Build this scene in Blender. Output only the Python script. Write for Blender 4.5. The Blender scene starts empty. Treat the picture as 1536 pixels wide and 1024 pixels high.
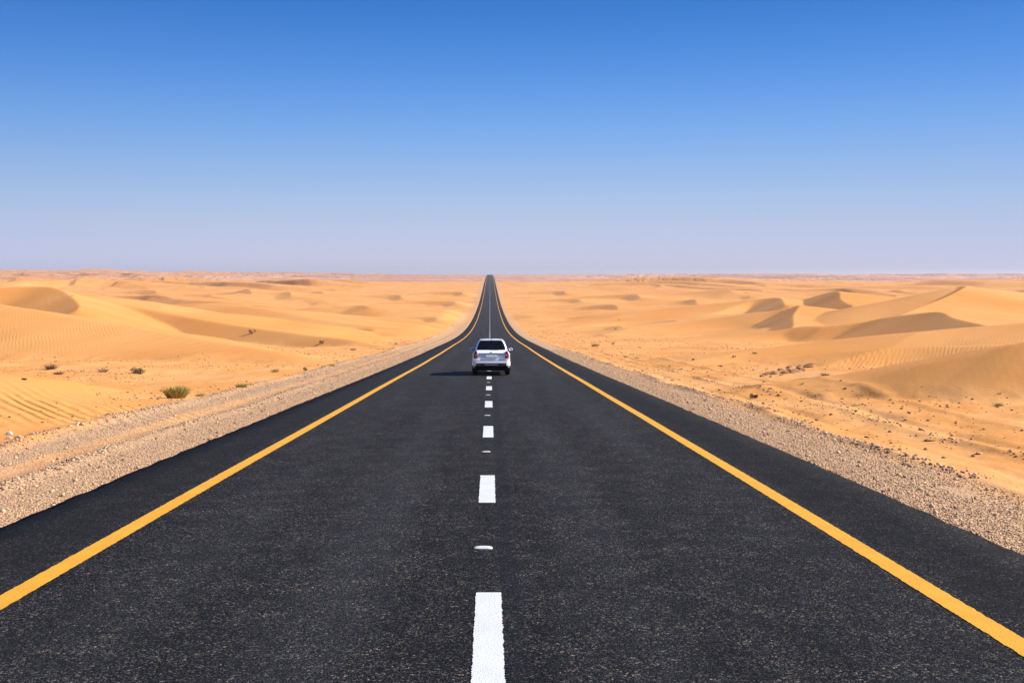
import bpy, bmesh, math, random
import numpy as np
from mathutils import Vector, Matrix

# ------------------------------------------------------------------ camera, world, sun
R = math.radians
SC = bpy.context.scene
F = 1500.0                                   # focal length in photo pixels (1536 wide)
PITCH = math.atan(101 / F)
YAW = math.atan(33 / F)
cd = bpy.data.cameras.new('camera'); cam = bpy.data.objects.new('camera', cd)
SC.collection.objects.link(cam); SC.camera = cam
cd.sensor_width = 36.0; cd.lens = 36.0 * F / 1536.0
cd.clip_start = 0.1; cd.clip_end = 40000
cam.location = (0, 0, 0)
cam.rotation_euler = (math.pi / 2 - PITCH, 0, -YAW)

SUN_EL, SUN_AZ = 35.5, -7.0                  # azimuth: degrees from +X (right) towards +Y (ahead)
sd = bpy.data.lights.new('sun', 'SUN'); sun = bpy.data.objects.new('sun', sd)
SC.collection.objects.link(sun)
sd.energy = 5.0; sd.angle = R(0.5); sd.color = (1.0, 0.95, 0.87)
dirv = Vector((math.cos(R(SUN_EL)) * math.cos(R(SUN_AZ)), math.cos(R(SUN_EL)) * math.sin(R(SUN_AZ)), math.sin(R(SUN_EL))))
sun.rotation_euler = dirv.to_track_quat('Z', 'Y').to_euler()
sun.location = dirv * 300

W = bpy.data.worlds.new('World'); SC.world = W; W.use_nodes = True
nt = W.node_tree; nt.nodes.clear()
wo = nt.nodes.new('ShaderNodeOutputWorld'); bg = nt.nodes.new('ShaderNodeBackground')
sky = nt.nodes.new('ShaderNodeTexSky'); sky.sky_type = 'NISHITA'; sky.sun_disc = False
sky.sun_elevation = R(SUN_EL); sky.sun_rotation = R(90 - SUN_AZ)
sky.altitude = 0; sky.air_density = 1.0; sky.dust_density = 0.35; sky.ozone_density = 2.5
tc = nt.nodes.new('ShaderNodeTexCoord'); sp = nt.nodes.new('ShaderNodeSeparateXYZ')
mp = nt.nodes.new('ShaderNodeMapping'); mp.inputs['Scale'].default_value = (0.35, 1, 2.6); mp.inputs['Location'].default_value = (0, 0, 0.05)
nm = nt.nodes.new('ShaderNodeVectorMath'); nm.operation = 'NORMALIZE'
L = nt.links.new
L(tc.outputs['Generated'], mp.inputs[0]); L(tc.outputs['Generated'], sp.inputs[0]); L(mp.outputs[0], nm.inputs[0]); L(nm.outputs[0], sky.inputs[0])
# dusty desert air: the clear-sky model's colour is trimmed with the height above the horizon
cr = nt.nodes.new('ShaderNodeValToRGB'); cr.color_ramp.interpolation = 'LINEAR'
RAMP = [(0.0000, 0.528, 0.429, 0.560), (0.0119, 0.528, 0.429, 0.560), (0.0411, 0.692, 0.513, 0.565), (0.0938, 0.869, 0.650, 0.625), (0.1462, 0.921, 0.769, 0.724), (0.2110, 0.848, 0.831, 0.850), (0.2748, 0.690, 0.838, 0.959), (0.3375, 0.537, 0.789, 1.013), (0.3990, 0.382, 0.706, 1.023), (0.4471, 0.307, 0.642, 0.988), (0.5059, 0.217, 0.558, 0.933)]
els = cr.color_ramp.elements
while len(els) < len(RAMP): els.new(0.5)
for e_, (p_, r_, g_, b_) in zip(els, RAMP): e_.position = p_
for e_, (p_, r_, g_, b_) in zip(els, RAMP): e_.color = (r_ , g_, b_, 1)
mr = nt.nodes.new('ShaderNodeMath'); mr.operation = 'MULTIPLY'; mr.inputs[1].default_value = 2.0
L(sp.outputs[2], mr.inputs[0]); L(mr.outputs[0], cr.inputs[0])
mx = nt.nodes.new('ShaderNodeVectorMath'); mx.operation = 'MULTIPLY'
L(sky.outputs[0], mx.inputs[0]); L(cr.outputs[0], mx.inputs[1]); L(mx.outputs[0], bg.inputs[0])
bg.inputs[1].default_value = 0.141
L(bg.outputs[0], wo.inputs[0])

vs = SC.view_settings
vs.view_transform = 'Standard'; vs.look = 'None'; vs.exposure = 0.78; vs.gamma = 1.0; vs.use_curve_mapping = False
SC.cycles.volume_bounces = 0
SC.cycles.max_bounces = 6

# ------------------------------------------------------------------ helpers
rng = np.random.default_rng(7)
_perm = np.random.default_rng(3).permutation(512).astype(np.int64)
_perm = np.concatenate([_perm, _perm])
_ang = np.random.default_rng(5).random(512) * 2 * np.pi
_gx, _gy = np.cos(_ang), np.sin(_ang)

def noise(x, y, seed=0):
    x = np.asarray(x, float) + seed * 17.31; y = np.asarray(y, float) - seed * 9.77
    xi = np.floor(x).astype(np.int64); yi = np.floor(y).astype(np.int64)
    xf = x - xi; yf = y - yi; xi &= 511; yi &= 511
    u = xf * xf * xf * (xf * (xf * 6 - 15) + 10); v = yf * yf * yf * (yf * (yf * 6 - 15) + 10)
    def g(i, j, dx, dy):
        h = _perm[_perm[(xi + i) & 511] + ((yi + j) & 511)]
        return _gx[h] * dx + _gy[h] * dy
    a = g(0, 0, xf, yf); b = g(1, 0, xf - 1, yf); c = g(0, 1, xf, yf - 1); d = g(1, 1, xf - 1, yf - 1)
    return (a + (b - a) * u + (c - a) * v + (a - b - c + d) * u * v) * 1.5

def fbm(x, y, o=4, seed=0):
    s = 0; a = 1.0; k = 1.0
    for i in range(o):
        s = s + a * noise(np.asarray(x) * k, np.asarray(y) * k, seed + i * 3); a *= 0.5; k *= 2.03
    return s

def sstep(a, b, x):
    t = np.clip((np.asarray(x, float) - a) / (b - a), 0, 1)
    return t * t * (3 - 2 * t)

def hermite(px, pz):
    px = np.array(px, float); pz = np.array(pz, float)
    d = np.diff(pz) / np.diff(px); m = np.zeros_like(px)
    m[1:-1] = (d[:-1] * np.diff(px)[1:] + d[1:] * np.diff(px)[:-1]) / (px[2:] - px[:-2]); m[0] = d[0]; m[-1] = d[-1]
    def f(x):
        x = np.asarray(x, float); xc = np.clip(x, px[0], px[-1])
        i = np.clip(np.searchsorted(px, xc) - 1, 0, len(px) - 2)
        h = px[i + 1] - px[i]; t = (xc - px[i]) / h
        return ((2*t**3 - 3*t**2 + 1) * pz[i] + (t**3 - 2*t**2 + t) * h * m[i] + (-2*t**3 + 3*t**2) * pz[i+1] + (t**3 - t**2) * h * m[i+1])
    return f

# height of the road's surface along its length: down into a long dip and up to the crest on the horizon
prof = hermite([-300, -150, -60, -20, 0, 8.4, 15.2, 21.6, 29.5, 47.5, 70, 99.4, 140, 190, 270, 368, 450, 560, 653, 890, 1250, 1654, 2050, 2600, 4000, 14000, 60000],
               [-1.2, -1.25, -1.45, -1.85, -2.24, -2.66, -2.99, -3.32, -3.73, -4.68, -5.83, -7.25, -9.2, -11.25, -13.4, -14.5, -14.65, -13.9, -12.7, -9.2, -5.1, -2.3, -1.35, -1.9, -4.5, -9, -20])
RCX = -0.13                                   # the road's centre line lies 13 cm left of the camera

def ray(u, v):
    cx = (u - 768) / F; cz = -(v - 512) / F
    y = math.cos(PITCH) + math.sin(PITCH) * cz; z = -math.sin(PITCH) + math.cos(PITCH) * cz
    return math.cos(YAW) * cx + math.sin(YAW) * y, -math.sin(YAW) * cx + math.cos(YAW) * y, z

def at(u, v, Y):
    r = ray(u, v); return (r[0] / r[1] * Y, Y, r[2] / r[1] * Y)

# ------------------------------------------------------------------ dunes: crest lines with a steep and a gentle side
# (crest points, slope on the right-hand side of the walking direction, slope on the left-hand side, roundness)
DUNES = [
 # left of the road
 ([(-260,540,30),(-100,549,29),(0,557,28),(100,571,28),(230,584,30),(330,590,34)], .16, .16, .9),
 ([(-260,425,112),(-100,440,104),(0,455,97),(60,464,94),(120,477,90),(200,489,86),(300,506,79),(400,524,70),(480,538,62),(545,548,56)], (.38, .34, .27, .21, .17, .14, .12, .12), .18, .25),
 ([(-300,435,150),(-60,429,152),(0,429.5,152),(60,428,151),(90,433,146),(108,444,138),(119,455,128),(117,463,119)], .42, .28, .05),
 ([(60,429,156),(105,438,153),(170,452,148),(250,468,140),(330,482,129),(400,492,120),(480,502,111),(560,512,103),(620,520,97)], .44, .14, .12),
 ([(170,474,262),(240,458.5,252),(300,453.5,240),(340,455,232),(400,463,215),(480,477,192),(560,489,176),(640,498,165)], .20, .10, .5),
 ([(318,444,600),(350,438,600),(372,433,592),(378,441,560)], .35, .09, .05),
 ([(372,446,560),(405,441,560),(432,437,560),(438,443,530)], .33, .08, .05),
 ([(455,441,640),(480,436.5,640),(487,442,600)], .3, .07, .05),
 ([(452,483,215),(470,478,215),(486,480,212),(492,486,200)], .4, .08, .1),
 ([(500,462,330),(540,457,330),(556,460,318)], .3, .06, .1),
 ([(655,464.5,358),(672,462.6,358),(685,464,352)], .3, .10, .1),
 ([(560,456,480),(625,451.5,484),(676,451,474),(684,454,458)], .30, .07, .15),
 ([(505,448,560),(555,442.5,560),(596,441.5,552),(603,446,530)], .34, .07, .05),
 ([(520,482,286),(590,475.5,294),(648,474,287),(658,478,274)], .28, .07, .2),
 ([(470,498,172),(515,493,174),(556,491,170),(563,496,160)], .28, .08, .1),
 ([(230,449,560),(275,443,560),(312,440.5,550),(320,446,530)], .34, .08, .05),
 ([(150,441,640),(195,436,640),(228,434.5,630),(236,439,600)], .34, .08, .05),
 ([(620,441,640),(655,437.5,640),(690,437,630),(694,440,610)], .34, .07, .05),
 ([(752,454,516),(805,449.5,524),(862,447.5,514),(872,451,494)], .30, .07, .12),
 ([(770,441,650),(800,437,650),(842,435.5,640),(849,439,615)], .34, .07, .05),
 ([(870,448,560),(912,442,560),(952,440.5,550),(960,445,525)], .34, .07, .05),
 ([(800,496,206),(860,491,212),(925,487.5,212),(936,492,198)], .26, .09, .15),
 ([(850,490,236),(925,482.5,246),(1008,479,242),(1022,484,226)], .30, .08, .10),
 ([(890,434,800),(945,428.5,800),(985,427,790),(992,430,760)], .34, .08, .05),
 ([(1060,434,800),(1100,428,800),(1142,426,790),(1150,430,760)], .34, .08, .05),
 ([(1200,433,800),(1250,427.5,800),(1290,426,790),(1297,430,760)], .34, .08, .05),
 ([(1360,448,400),(1395,442,400),(1424,440,392),(1431,446,372)], .38, .10, .05),
 # right of the road
 ([(1188,598,30.4),(1250,580,31),(1310,563,31.2),(1370,545,31.1),(1430,530,30.7),(1500,515,30.2),(1560,503,29.8),(1700,487,29.2),(1900,478,29)], .36, .16, .2),
 ([(1190,549,55),(1250,528,58),(1292,514,60),(1358,497,62),(1400,493,62),(1460,487,62),(1536,481,61),(1660,468,60),(1850,455,62)], .20, .12, .4),
 ([(1150,562,47.5),(1200,553,49.3),(1260,536,50.8),(1321,519,51.8),(1380,515,51.4),(1450,514,50),(1530,512,48),(1640,508,45)], .36, .10, .08),
 ([(1235,488,128),(1290,482,126),(1330,474,123),(1380,467.5,118),(1412,466,111),(1432,475,101),(1478,485,90)], .42, .10, .05),
 ([(1272,477,192),(1311,465,187),(1355,451,180),(1401,436.5,173),(1449,427.5,165),(1421,443,152),(1388,456,143),(1349,471,133)], .44, .20, .04),
 ([(1440,430,168),(1500,434,180),(1545,443,196),(1650,455,232)], .20, .20, .6),
 ([(1045,507,166),(1116,500.5,178),(1136,490,182),(1169,470,187),(1199,456.5,185),(1191,471,167),(1191,486,152),(1184,495,145)], .42, .13, .05),
 ([(1135,469,290),(1175,458,286),(1212,446.5,280),(1255,435.5,265),(1262,448,240),(1276,457,226)], .42, .12, .05),
 ([(1225,462,240),(1262,456,236),(1276,455,230),(1280,460,215)], .40, .06, .05),
 ([(940,488,256),(1026,480,268),(1076,467.5,282),(1119,453,292),(1152,446,292),(1171,446.5,284),(1178,456,262)], .40, .11, .05),
 ([(825,468,400),(870,460,402),(905,456,396),(924,457,386),(927,464,366)], .35, .06, .05),
 ([(960,458,420),(1010,453,420),(1040,448,415),(1046,455,390)], .33, .06, .05),
 ([(985,450,620),(1015,444.5,620),(1022,440,610),(1026,447,575)], .33, .06, .05),
 ([(1060,449,560),(1100,443,560),(1120,438,550),(1126,446,520)], .33, .06, .05),
 ([(1290,448,330),(1325,443.5,330),(1342,442,322),(1346,447,308)], .36, .06, .05),
 ([(1505,440,560),(1536,434,560),(1570,431,540)], .3, .06, .05),
]
def build_dune(d):
    pts = np.array([at(*p) for p in d[0]])
    # Catmull-Rom resample
    P = np.vstack([2*pts[0]-pts[1], pts, 2*pts[-1]-pts[-2]]); out = []
    for i in range(1, len(P) - 2):
        for t in np.linspace(0, 1, 7)[:-1]:
            out.append(0.5 * ((2*P[i]) + (-P[i-1]+P[i+1])*t + (2*P[i-1]-5*P[i]+4*P[i+1]-P[i+2])*t*t + (-P[i-1]+3*P[i]-3*P[i+1]+P[i+2])*t**3))
    out.append(P[-2]); return np.array(out)
DD = [(build_dune(d), d[1], d[2], d[3]) for d in DUNES]

def dune_field(x, y):
    """low procedural dunes of the open desert, steep side to the left"""
    ax = np.abs(x)
    wx = x + 60 * noise(x / 210, y / 260, 2) + 18 * noise(x / 60, y / 75, 4)
    h = 0
    for lam, al, amp, sd_ in ((110., .75, 4.6, 0), (60., .35, 1.7, 11), (25., .8, .3, 23)):
        ph = (wx * math.cos(al) + y * math.sin(al)) / lam + 1.3 * noise(x / (lam * 2.4), y / (lam * 3.2), 6 + sd_)
        s = ph - np.floor(ph)
        k = .12 if lam > 50 else .2
        sh = np.where(s < k, s / k, 0.5 + 0.5 * np.cos(np.pi * np.clip((s - k) / (1 - k), 0, 1)) )
        am = np.clip(noise(x / (lam * 1.7), y / (lam * 2.1), 8 + sd_) * 1.5 + .45, 0, 1.2)
        h = h + amp * am * sh
    return h

def dunes_only(x, y, base):
    h = np.zeros_like(x)
    for pts, sr, sl, rnd in DD:
        SR = np.interp(np.linspace(0, 1, len(pts)), np.linspace(0, 1, len(sr)), sr) if isinstance(sr, tuple) else np.full(len(pts), sr)
        sr = SR.min() if isinstance(sr, tuple) else sr; rlim = SR.max() <= .22
        Hc = pts[:, 2] - (prof(pts[:, 1]) + lift(pts[:, 0], pts[:, 1])); Hc = np.maximum(Hc, 0)
        rad = min(max(Hc.max() / min(sr, sl) * 1.15, 2) + 3, 90 + Hc.max() * 8)
        m = (x > pts[:, 0].min() - rad) & (x < pts[:, 0].max() + rad) & (y > pts[:, 1].min() - rad) & (y < pts[:, 1].max() + rad)
        if not m.any(): continue
        X = x[m]; Y = y[m]
        warp = 1 + .10 * noise(X / (4 * rnd + .06 * pts[:, 1].mean() + 2), Y / (4 * rnd + .06 * pts[:, 1].mean() + 2), 90)
        best = np.full(X.shape, 1e9); bs = np.zeros(X.shape); vr = np.full(X.shape, -1e9); vl = np.full(X.shape, -1e9)
        r0 = rnd * 2.5; sw = np.zeros(X.shape); sh_ = np.zeros(X.shape)
        for i in range(len(pts) - 1):
            a = pts[i]; b = pts[i + 1]; dx, dy = b[0] - a[0], b[1] - a[1]; l2 = dx*dx + dy*dy + 1e-9
            t = np.clip(((X - a[0]) * dx + (Y - a[1]) * dy) / l2, 0, 1)
            ex = X - (a[0] + t * dx); ey = Y - (a[1] + t * dy); dist = np.sqrt(ex*ex + ey*ey)
            side = (dx * ey - dy * ex) / (np.sqrt(l2) * dist + 1e-6)      # >0 left of the walking direction
            c = dist < best
            best = np.where(c, dist, best); bs = np.where(c, side, bs)
            hh = Hc[i] + t * (Hc[i+1] - Hc[i]); dd = (np.sqrt(dist**2 + r0**2) - r0) * warp
            vr = np.maximum(vr, hh - SR[i] * dd); vl = np.maximum(vl, hh - sl * dd)
            wt = 1 / (dist**2 + .01)**3; sw += wt; sh_ += wt * hh
        hn = sh_ / sw
        if rlim: vr = np.minimum(vr, hn)
        if sl <= .22: vl = np.minimum(vl, hn)
        wl = .5 + .5 * np.clip(bs * 1.4, -1, 1)
        Hm = Hc.max()
        def foot(v, k):
            return np.where(v > k, v, np.where(v > -k, (v + k)**2 / (4 * k), 0))
        kb = np.clip(hn, .15, Hm); kr = kb * (.22 if rlim else .12); kl = kb * (.10 if sl > .22 else .22)
        v = foot(vl, kl) * wl + foot(vr, kr) * (1 - wl)
        cur = h[m]
        kk = .10
        mxv = np.maximum(cur, v); dlt = np.abs(cur - v)
        h[m] = np.where((cur > .05) & (v > .05), mxv + np.maximum(kk - dlt, 0)**2 / (4*kk), mxv)
    return h

def lift(x, y):
    """broad swell of the ground away from the road"""
    r = np.clip((x - 8.5) * .055, 0, .55) * sstep(60, 30, y) if False else np.clip((np.asarray(x) - 8.5) * .055, 0, .5) * (1 - sstep(32, 70, y)) * sstep(6, 16, y)
    far = (sstep(20, 160, np.abs(x)) * sstep(60, 200, y) * (1 - sstep(600, 1100, y))) * 1.6 * (noise(np.asarray(x)/170, np.asarray(y)/260, 31) * .6 + .5)
    return r + far

def terrain(x, y, full=True):
    x = np.asarray(x, float); y = np.asarray(y, float)
    xr = x - RCX; ax = np.abs(xr)
    z = prof(y) - .045 - .10 * sstep(5.5, 8.5, ax) * (y < 700)
    z = z + lift(x, y)
    hd = dunes_only(x, y, None) * np.where((xr > 0) & (y < 80), sstep(5.8, 9.5, ax), sstep(6.5, 15, ax))
    calm = 1 - .85 * sstep(.05, .6, hd)
    off = sstep(8, 15, ax) * calm
    z = z + off * np.where(x > 0, .10, .22) * fbm(x / 11, y / 14, 3, 40) * (1 - sstep(900, 1400, y))
    z = z + sstep(6, 8, ax) * calm * .03 * fbm(x / 1.3, y / 1.6, 3, 50) * (1 - sstep(80, 200, y))
    # windrow of stones and a worn track in the left verge; wheel ruts in the sand on the right
    nr = 1 - sstep(120, 260, y)
    wob = .18 * noise(0 * y + 3, y / 9.0, 60)
    z = z + nr * .07 * np.exp(-((xr + 6.75 + wob) / .22)**2) - nr * .05 * np.exp(-((xr + 7.5 + wob) / .35)**2) + nr * .08 * np.exp(-((xr + 9.05 + 2*wob) / .28)**2)
    for c, dep in ((7.35, .10), (8.3, -.05), (9.5, .07), (10.0, -.06), (11.6, .05)):
        z = z + nr * dep * np.exp(-((xr - c + 2 * wob) / .2)**2) * (.6 + .8 * noise(0 * y, y / 4.0, 70 + int(c)))
    base = z
    mk = sstep(20 + .03 * np.maximum(y, 0), 70 + .12 * np.maximum(y, 0), ax) * sstep(150, 330, y)
    fz = 1 - .62 * sstep(900, 1150, y) * (1 - .5 * sstep(-60, -500, x))
    hp = np.zeros_like(z); sel = mk > 0
    if sel.any():
        hp[sel] = dune_field(x[sel], y[sel]) * mk[sel] * fz[sel]
    # a distant swarm of higher dunes on the left horizon
    big = np.exp(-((x + 1250) / 420)**2 - ((y - 2750) / 500)**2) * 10.5 + np.exp(-((x + 1010) / 90)**2 - ((y - 2600) / 160)**2) * 5.0 + np.exp(-((x + 640)/260)**2 - ((y - 2700)/400)**2) * 3.0
    hp = hp + big * (1 + .35 * fbm(x / 140, y / 200, 3, 80))
    rough = sstep(40, 120, y) * mk * .0
    z = base + np.maximum(hd, 0) + hp * np.clip(1 - hd / 2.5, 0, 1)
    dm = np.clip(np.maximum(hd, hp * .6) / .5, 0, 1)
    if full: return z, dm
    return z

def ground(u, v, y0=7., y1=1500.):
    """where the sight line through a photo pixel meets the terrain"""
    ys = np.geomspace(y0, y1, 3000); r = ray(u, v)
    xs = r[0] / r[1] * ys; zs = r[2] / r[1] * ys
    t = terrain(xs, ys, False); k = np.argmax(t >= zs)
    return Vector((xs[k], ys[k], t[k]))

def mesh_obj(name, verts, faces, mat, parent=None, smooth=False):
    me = bpy.data.meshes.new(name)
    verts = np.asarray(verts, np.float32)
    if isinstance(faces, np.ndarray):
        n = faces.shape[1]; nf = len(faces)
        me.vertices.add(len(verts)); me.vertices.foreach_set('co', verts.ravel())
        me.loops.add(nf * n); me.loops.foreach_set('vertex_index', faces.astype(np.int32).ravel())
        me.polygons.add(nf); me.polygons.foreach_set('loop_start', np.arange(0, nf * n, n, dtype=np.int32))
        me.polygons.foreach_set('loop_total', np.full(nf, n, np.int32))
        me.update(calc_edges=True); me.validate()
    else:
        me.from_pydata([tuple(map(float, v)) for v in verts], [], faces); me.update()
    if smooth: me.polygons.foreach_set('use_smooth', np.ones(len(me.polygons), bool))
    if mat:
        for m_ in (mat if isinstance(mat, list) else [mat]): me.materials.append(m_)
    o = bpy.data.objects.new(name, me); SC.collection.objects.link(o)
    if parent: o.parent = parent
    return o

def tag(o, label=None, cat=None, group=None, kind=None):
    if label: o['label'] = label
    if cat: o['category'] = cat
    if group: o['group'] = group
    if kind: o['kind'] = kind
    return o

# ------------------------------------------------------------------ material helpers
class NB:
    def __init__(s, name):
        s.m = bpy.data.materials.new(name); s.m.use_nodes = True; s.t = s.m.node_tree; s.t.nodes.clear()
        s.out = s.n('ShaderNodeOutputMaterial'); s.b = s.n('ShaderNodeBsdfPrincipled'); s.l(s.b.outputs[0], s.out.inputs[0])
    def n(s, t, **k):
        x = s.t.nodes.new(t)
        for a, v in k.items(): setattr(x, a, v)
        return x
    def l(s, a, b): s.t.links.new(a, b)
    def pos(s):
        return s.n('ShaderNodeTexCoord').outputs['Object']
    def mapv(s, v, sc=(1,1,1), rot=(0,0,0)):
        m = s.n('ShaderNodeMapping'); m.inputs['Scale'].default_value = sc; m.inputs['Rotation'].default_value = rot; s.l(v, m.inputs[0]); return m.outputs[0]
    def noise(s, v, scale, detail=4, rough=.55, dist=0):
        x = s.n('ShaderNodeTexNoise'); x.inputs['Scale'].default_value = scale; x.inputs['Detail'].default_value = detail
        x.inputs['Roughness'].default_value = rough; x.inputs['Distortion'].default_value = dist; s.l(v, x.inputs['Vector']); return x.outputs['Fac']
    def vor(s, v, scale, feat='F1', out='Distance', rand=1):
        x = s.n('ShaderNodeTexVoronoi'); x.feature = feat; x.inputs['Scale'].default_value = scale; x.inputs['Randomness'].default_value = rand
        s.l(v, x.inputs['Vector']); return x.outputs[out]
    def rng(s, v, a, b, c=0., d=1., smooth=True):
        x = s.n('ShaderNodeMapRange'); x.interpolation_type = 'SMOOTHSTEP' if smooth else 'LINEAR'
        for i, q in zip((1,2,3,4), (a,b,c,d)): x.inputs[i].default_value = q
        s.l(v, x.inputs[0]); return x.outputs[0]
    def mix(s, f, a, b, mode='MIX'):
        x = s.n('ShaderNodeMix'); x.data_type = 'RGBA'; x.blend_type = mode
        for q, i in ((f, 0), (a, 6), (b, 7)):
            if isinstance(q, (int, float)): x.inputs[i].default_value = q
            elif isinstance(q, tuple): x.inputs[i].default_value = (*q, 1)
            else: s.l(q, x.inputs[i])
        return x.outputs[2]
    def math(s, op, a, b=0., c=0.):
        x = s.n('ShaderNodeMath'); x.operation = op
        for i, q in enumerate((a, b, c)):
            if isinstance(q, (int, float)): x.inputs[i].default_value = q
            else: s.l(q, x.inputs[i])
        return x.outputs[0]
    def bump(s, h, strength, dist, normal=None):
        x = s.n('ShaderNodeBump'); x.inputs['Strength'].default_value = strength; x.inputs['Distance'].default_value = dist
        s.l(h, x.inputs['Height'])
        if normal: s.l(normal, x.inputs['Normal'])
        return x.outputs[0]
    def col(s, c):
        if isinstance(c, tuple): s.b.inputs['Base Color'].default_value = (*c, 1)
        else: s.l(c, s.b.inputs['Base Color'])
    def rough(s, r): s.b.inputs['Roughness'].default_value = r
    def spec(s, r): s.b.inputs['Specular IOR Level'].default_value = r

def simple(name, c, r=.5, metal=0., spec=.5, coat=0.):
    q = NB(name); q.col(c); q.rough(r); q.b.inputs['Metallic'].default_value = metal; q.spec(spec)
    q.b.inputs['Coat Weight'].default_value = coat
    return q.m

# ------------------------------------------------------------------ desert ground
def sand_material():
    q = NB('sand'); P = q.pos()
    sx = q.n('ShaderNodeSeparateXYZ'); q.l(P, sx.inputs[0])
    X, Y = sx.outputs[0], sx.outputs[1]
    xr = q.math('ADD', X, -RCX); ax = q.math('ABSOLUTE', xr)
    dune = q.n('ShaderNodeAttribute', attribute_name='dune').outputs['Fac']
    n1 = q.noise(P, .045, 5); n2 = q.noise(q.mapv(P, (1, .5, 1)), .35, 5, .6); n3 = q.noise(P, 2.2, 6, .65)
    sand = q.mix(q.rng(n1, .35, .65), (.63, .246, .054), (.67, .300, .086))
    flat = q.mix(q.rng(n2, .38, .62), (.64, .262, .062), (.69, .325, .105))
    c = q.mix(dune, flat, sand)
    # reddish soil in the hollows between the dunes
    redm = q.math('MULTIPLY', q.rng(q.noise(q.mapv(P, (1, .45, 1)), .07, 4, .6), .52, .66), q.math('SUBTRACT', 1., dune))
    c = q.mix(q.math('MULTIPLY', redm, .55), c, (.54, .20, .055))
    c = q.mix(.10, c, q.mix(n3, (.45, .20, .06), (.74, .42, .14)))
    # the stony pinkish plain beyond the dunes
    far = q.math('MULTIPLY', q.rng(X, -700., -60., .30, 1.), q.rng(q.math('ADD', Y, q.math('MULTIPLY', q.math('SUBTRACT', q.noise(P, .004, 3), .5), 260.)), 960, 1080))
    plain = q.mix(q.rng(q.noise(q.mapv(P, (.35, 1, 1)), .011, 5, .65), .42, .6), (.44, .22, .135), (.60, .335, .215))
    c = q.mix(far, c, plain)
    # dark grit lying on the flats
    litter = q.rng(q.noise(q.mapv(P, (1, .6, 1)), .55, 3), .50, .66)
    v1 = q.vor(P, 5.5); sp_ = q.rng(v1, .07, .13, 1., 0.)
    gm = q.math('MULTIPLY', q.math('MULTIPLY', sp_, litter), q.math('SUBTRACT', 1., dune))
    gm = q.math('MULTIPLY', gm, q.rng(Y, 80, 160, 1., 0.))
    c = q.mix(q.math('MULTIPLY', gm, .7), c, (.22, .12, .07))
    # gravel verge beside the road
    wob = q.math('MULTIPLY', q.math('SUBTRACT', q.noise(q.mapv(P, (1, .5, 1)), .7, 5, .65), .5), 1.5)
    axw = q.math('ADD', ax, wob)
    isl = q.math('LESS_THAN', xr, 0.)
    gl = q.math('MULTIPLY', isl, q.rng(axw, 8.7, 9.5, 1., 0.)); gr = q.math('MULTIPLY', q.math('SUBTRACT', 1., isl), q.rng(axw, 6.5, 7.9, 1., 0.))
    grav = q.math('ADD', gl, gr)
    track = q.math('MULTIPLY', q.math('MULTIPLY', isl, q.rng(q.math('ABSOLUTE', q.math('ADD', axw, -7.5)), .25, .65, 1., 0.)), .45)
    grav = q.math('MULTIPLY', grav, q.math('SUBTRACT', 1., track))
    grav = q.math('MULTIPLY', grav, q.rng(Y, 150, 420, 1., .55))
    vc = q.n('ShaderNodeTexVoronoi'); vc.inputs['Scale'].default_value = 26.; q.l(P, vc.inputs['Vector'])
    sv = q.n('ShaderNodeSeparateColor'); q.l(vc.outputs['Color'], sv.inputs[0])
    stone = q.mix(sv.outputs[0], (.28, .165, .085), (.62, .39, .23))
    stone = q.mix(q.rng(sv.outputs[1], .82, .9), stone, (.14, .085, .055))
    stone = q.mix(q.rng(vc.outputs['Distance'], .35, .6), stone, (.52, .31, .16))
    c = q.mix(grav, c, stone)
    q.col(c); q.rough(.95); q.spec(.15)
    # relief: wind ripples, grain, stones
    def ripples(period, ang, dist, dsc, stretch=1.):
        wv = q.n('ShaderNodeTexWave'); wv.wave_type = 'BANDS'; wv.bands_direction = 'X'; wv.inputs['Scale'].default_value = 1.0
        wv.inputs['Distortion'].default_value = dist; wv.inputs['Detail'].default_value = 2.; wv.inputs['Detail Scale'].default_value = dsc
        k = .314 / period
        q.l(q.mapv(q.mapv(P, (1, 1, 1), (0, 0, R(ang))), (k, k * stretch, k)), wv.inputs['Vector']); return wv.outputs['Fac']
    sr = q.n('ShaderNodeSeparateColor'); q.l(q.n('ShaderNodeAttribute', attribute_name='ripple').outputs['Color'], sr.inputs[0])
    w1l = ripples(.27, -24, 4., .7, .5); w1r = ripples(.21, 31, 6.5, .6, .5); w2 = ripples(.125, 58, 1.6, .5, .5); w3 = ripples(.34, -43, 6., .6, .3)
    w1m = q.n('ShaderNodeMix'); q.l(q.math('GREATER_THAN', X, 0.), w1m.inputs[0]); q.l(w1l, w1m.inputs[2]); q.l(w1r, w1m.inputs[3]); w1 = w1m.outputs[0]; w4 = ripples(.22, 20, 3.5, .5)
    fade = q.rng(q.noise(P, .22, 3), .38, .62)
    rp = q.math('ADD', q.math('MULTIPLY', w1, q.math('MULTIPLY', q.math('MULTIPLY', sr.outputs[0], fade), .24)), q.math('MULTIPLY', w2, q.math('MULTIPLY', q.math('MULTIPLY', sr.outputs[1], fade), .075)))
    rp = q.math('ADD', rp, q.math('MULTIPLY', w3, q.math('MULTIPLY', q.math('MULTIPLY', sr.outputs[2], q.rng(q.noise(P, .55, 3), .34, .6, .25, 1.)), 1.9)))
    rp = q.math('ADD', rp, q.math('MULTIPLY', w4, q.math('MULTIPLY', dune, .015)))
    nearm = q.rng(Y, 60, 220, 1., 0.)
    rp = q.math('MULTIPLY', rp, q.rng(Y, 90, 260, 1., 0.))
    b1 = q.bump(rp, 1.0, .045)
    b2 = q.bump(q.math('MULTIPLY', q.math('MULTIPLY', n3, nearm), q.math('SUBTRACT', 1., q.math('MULTIPLY', dune, .85))), .8, .05, b1)
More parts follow.
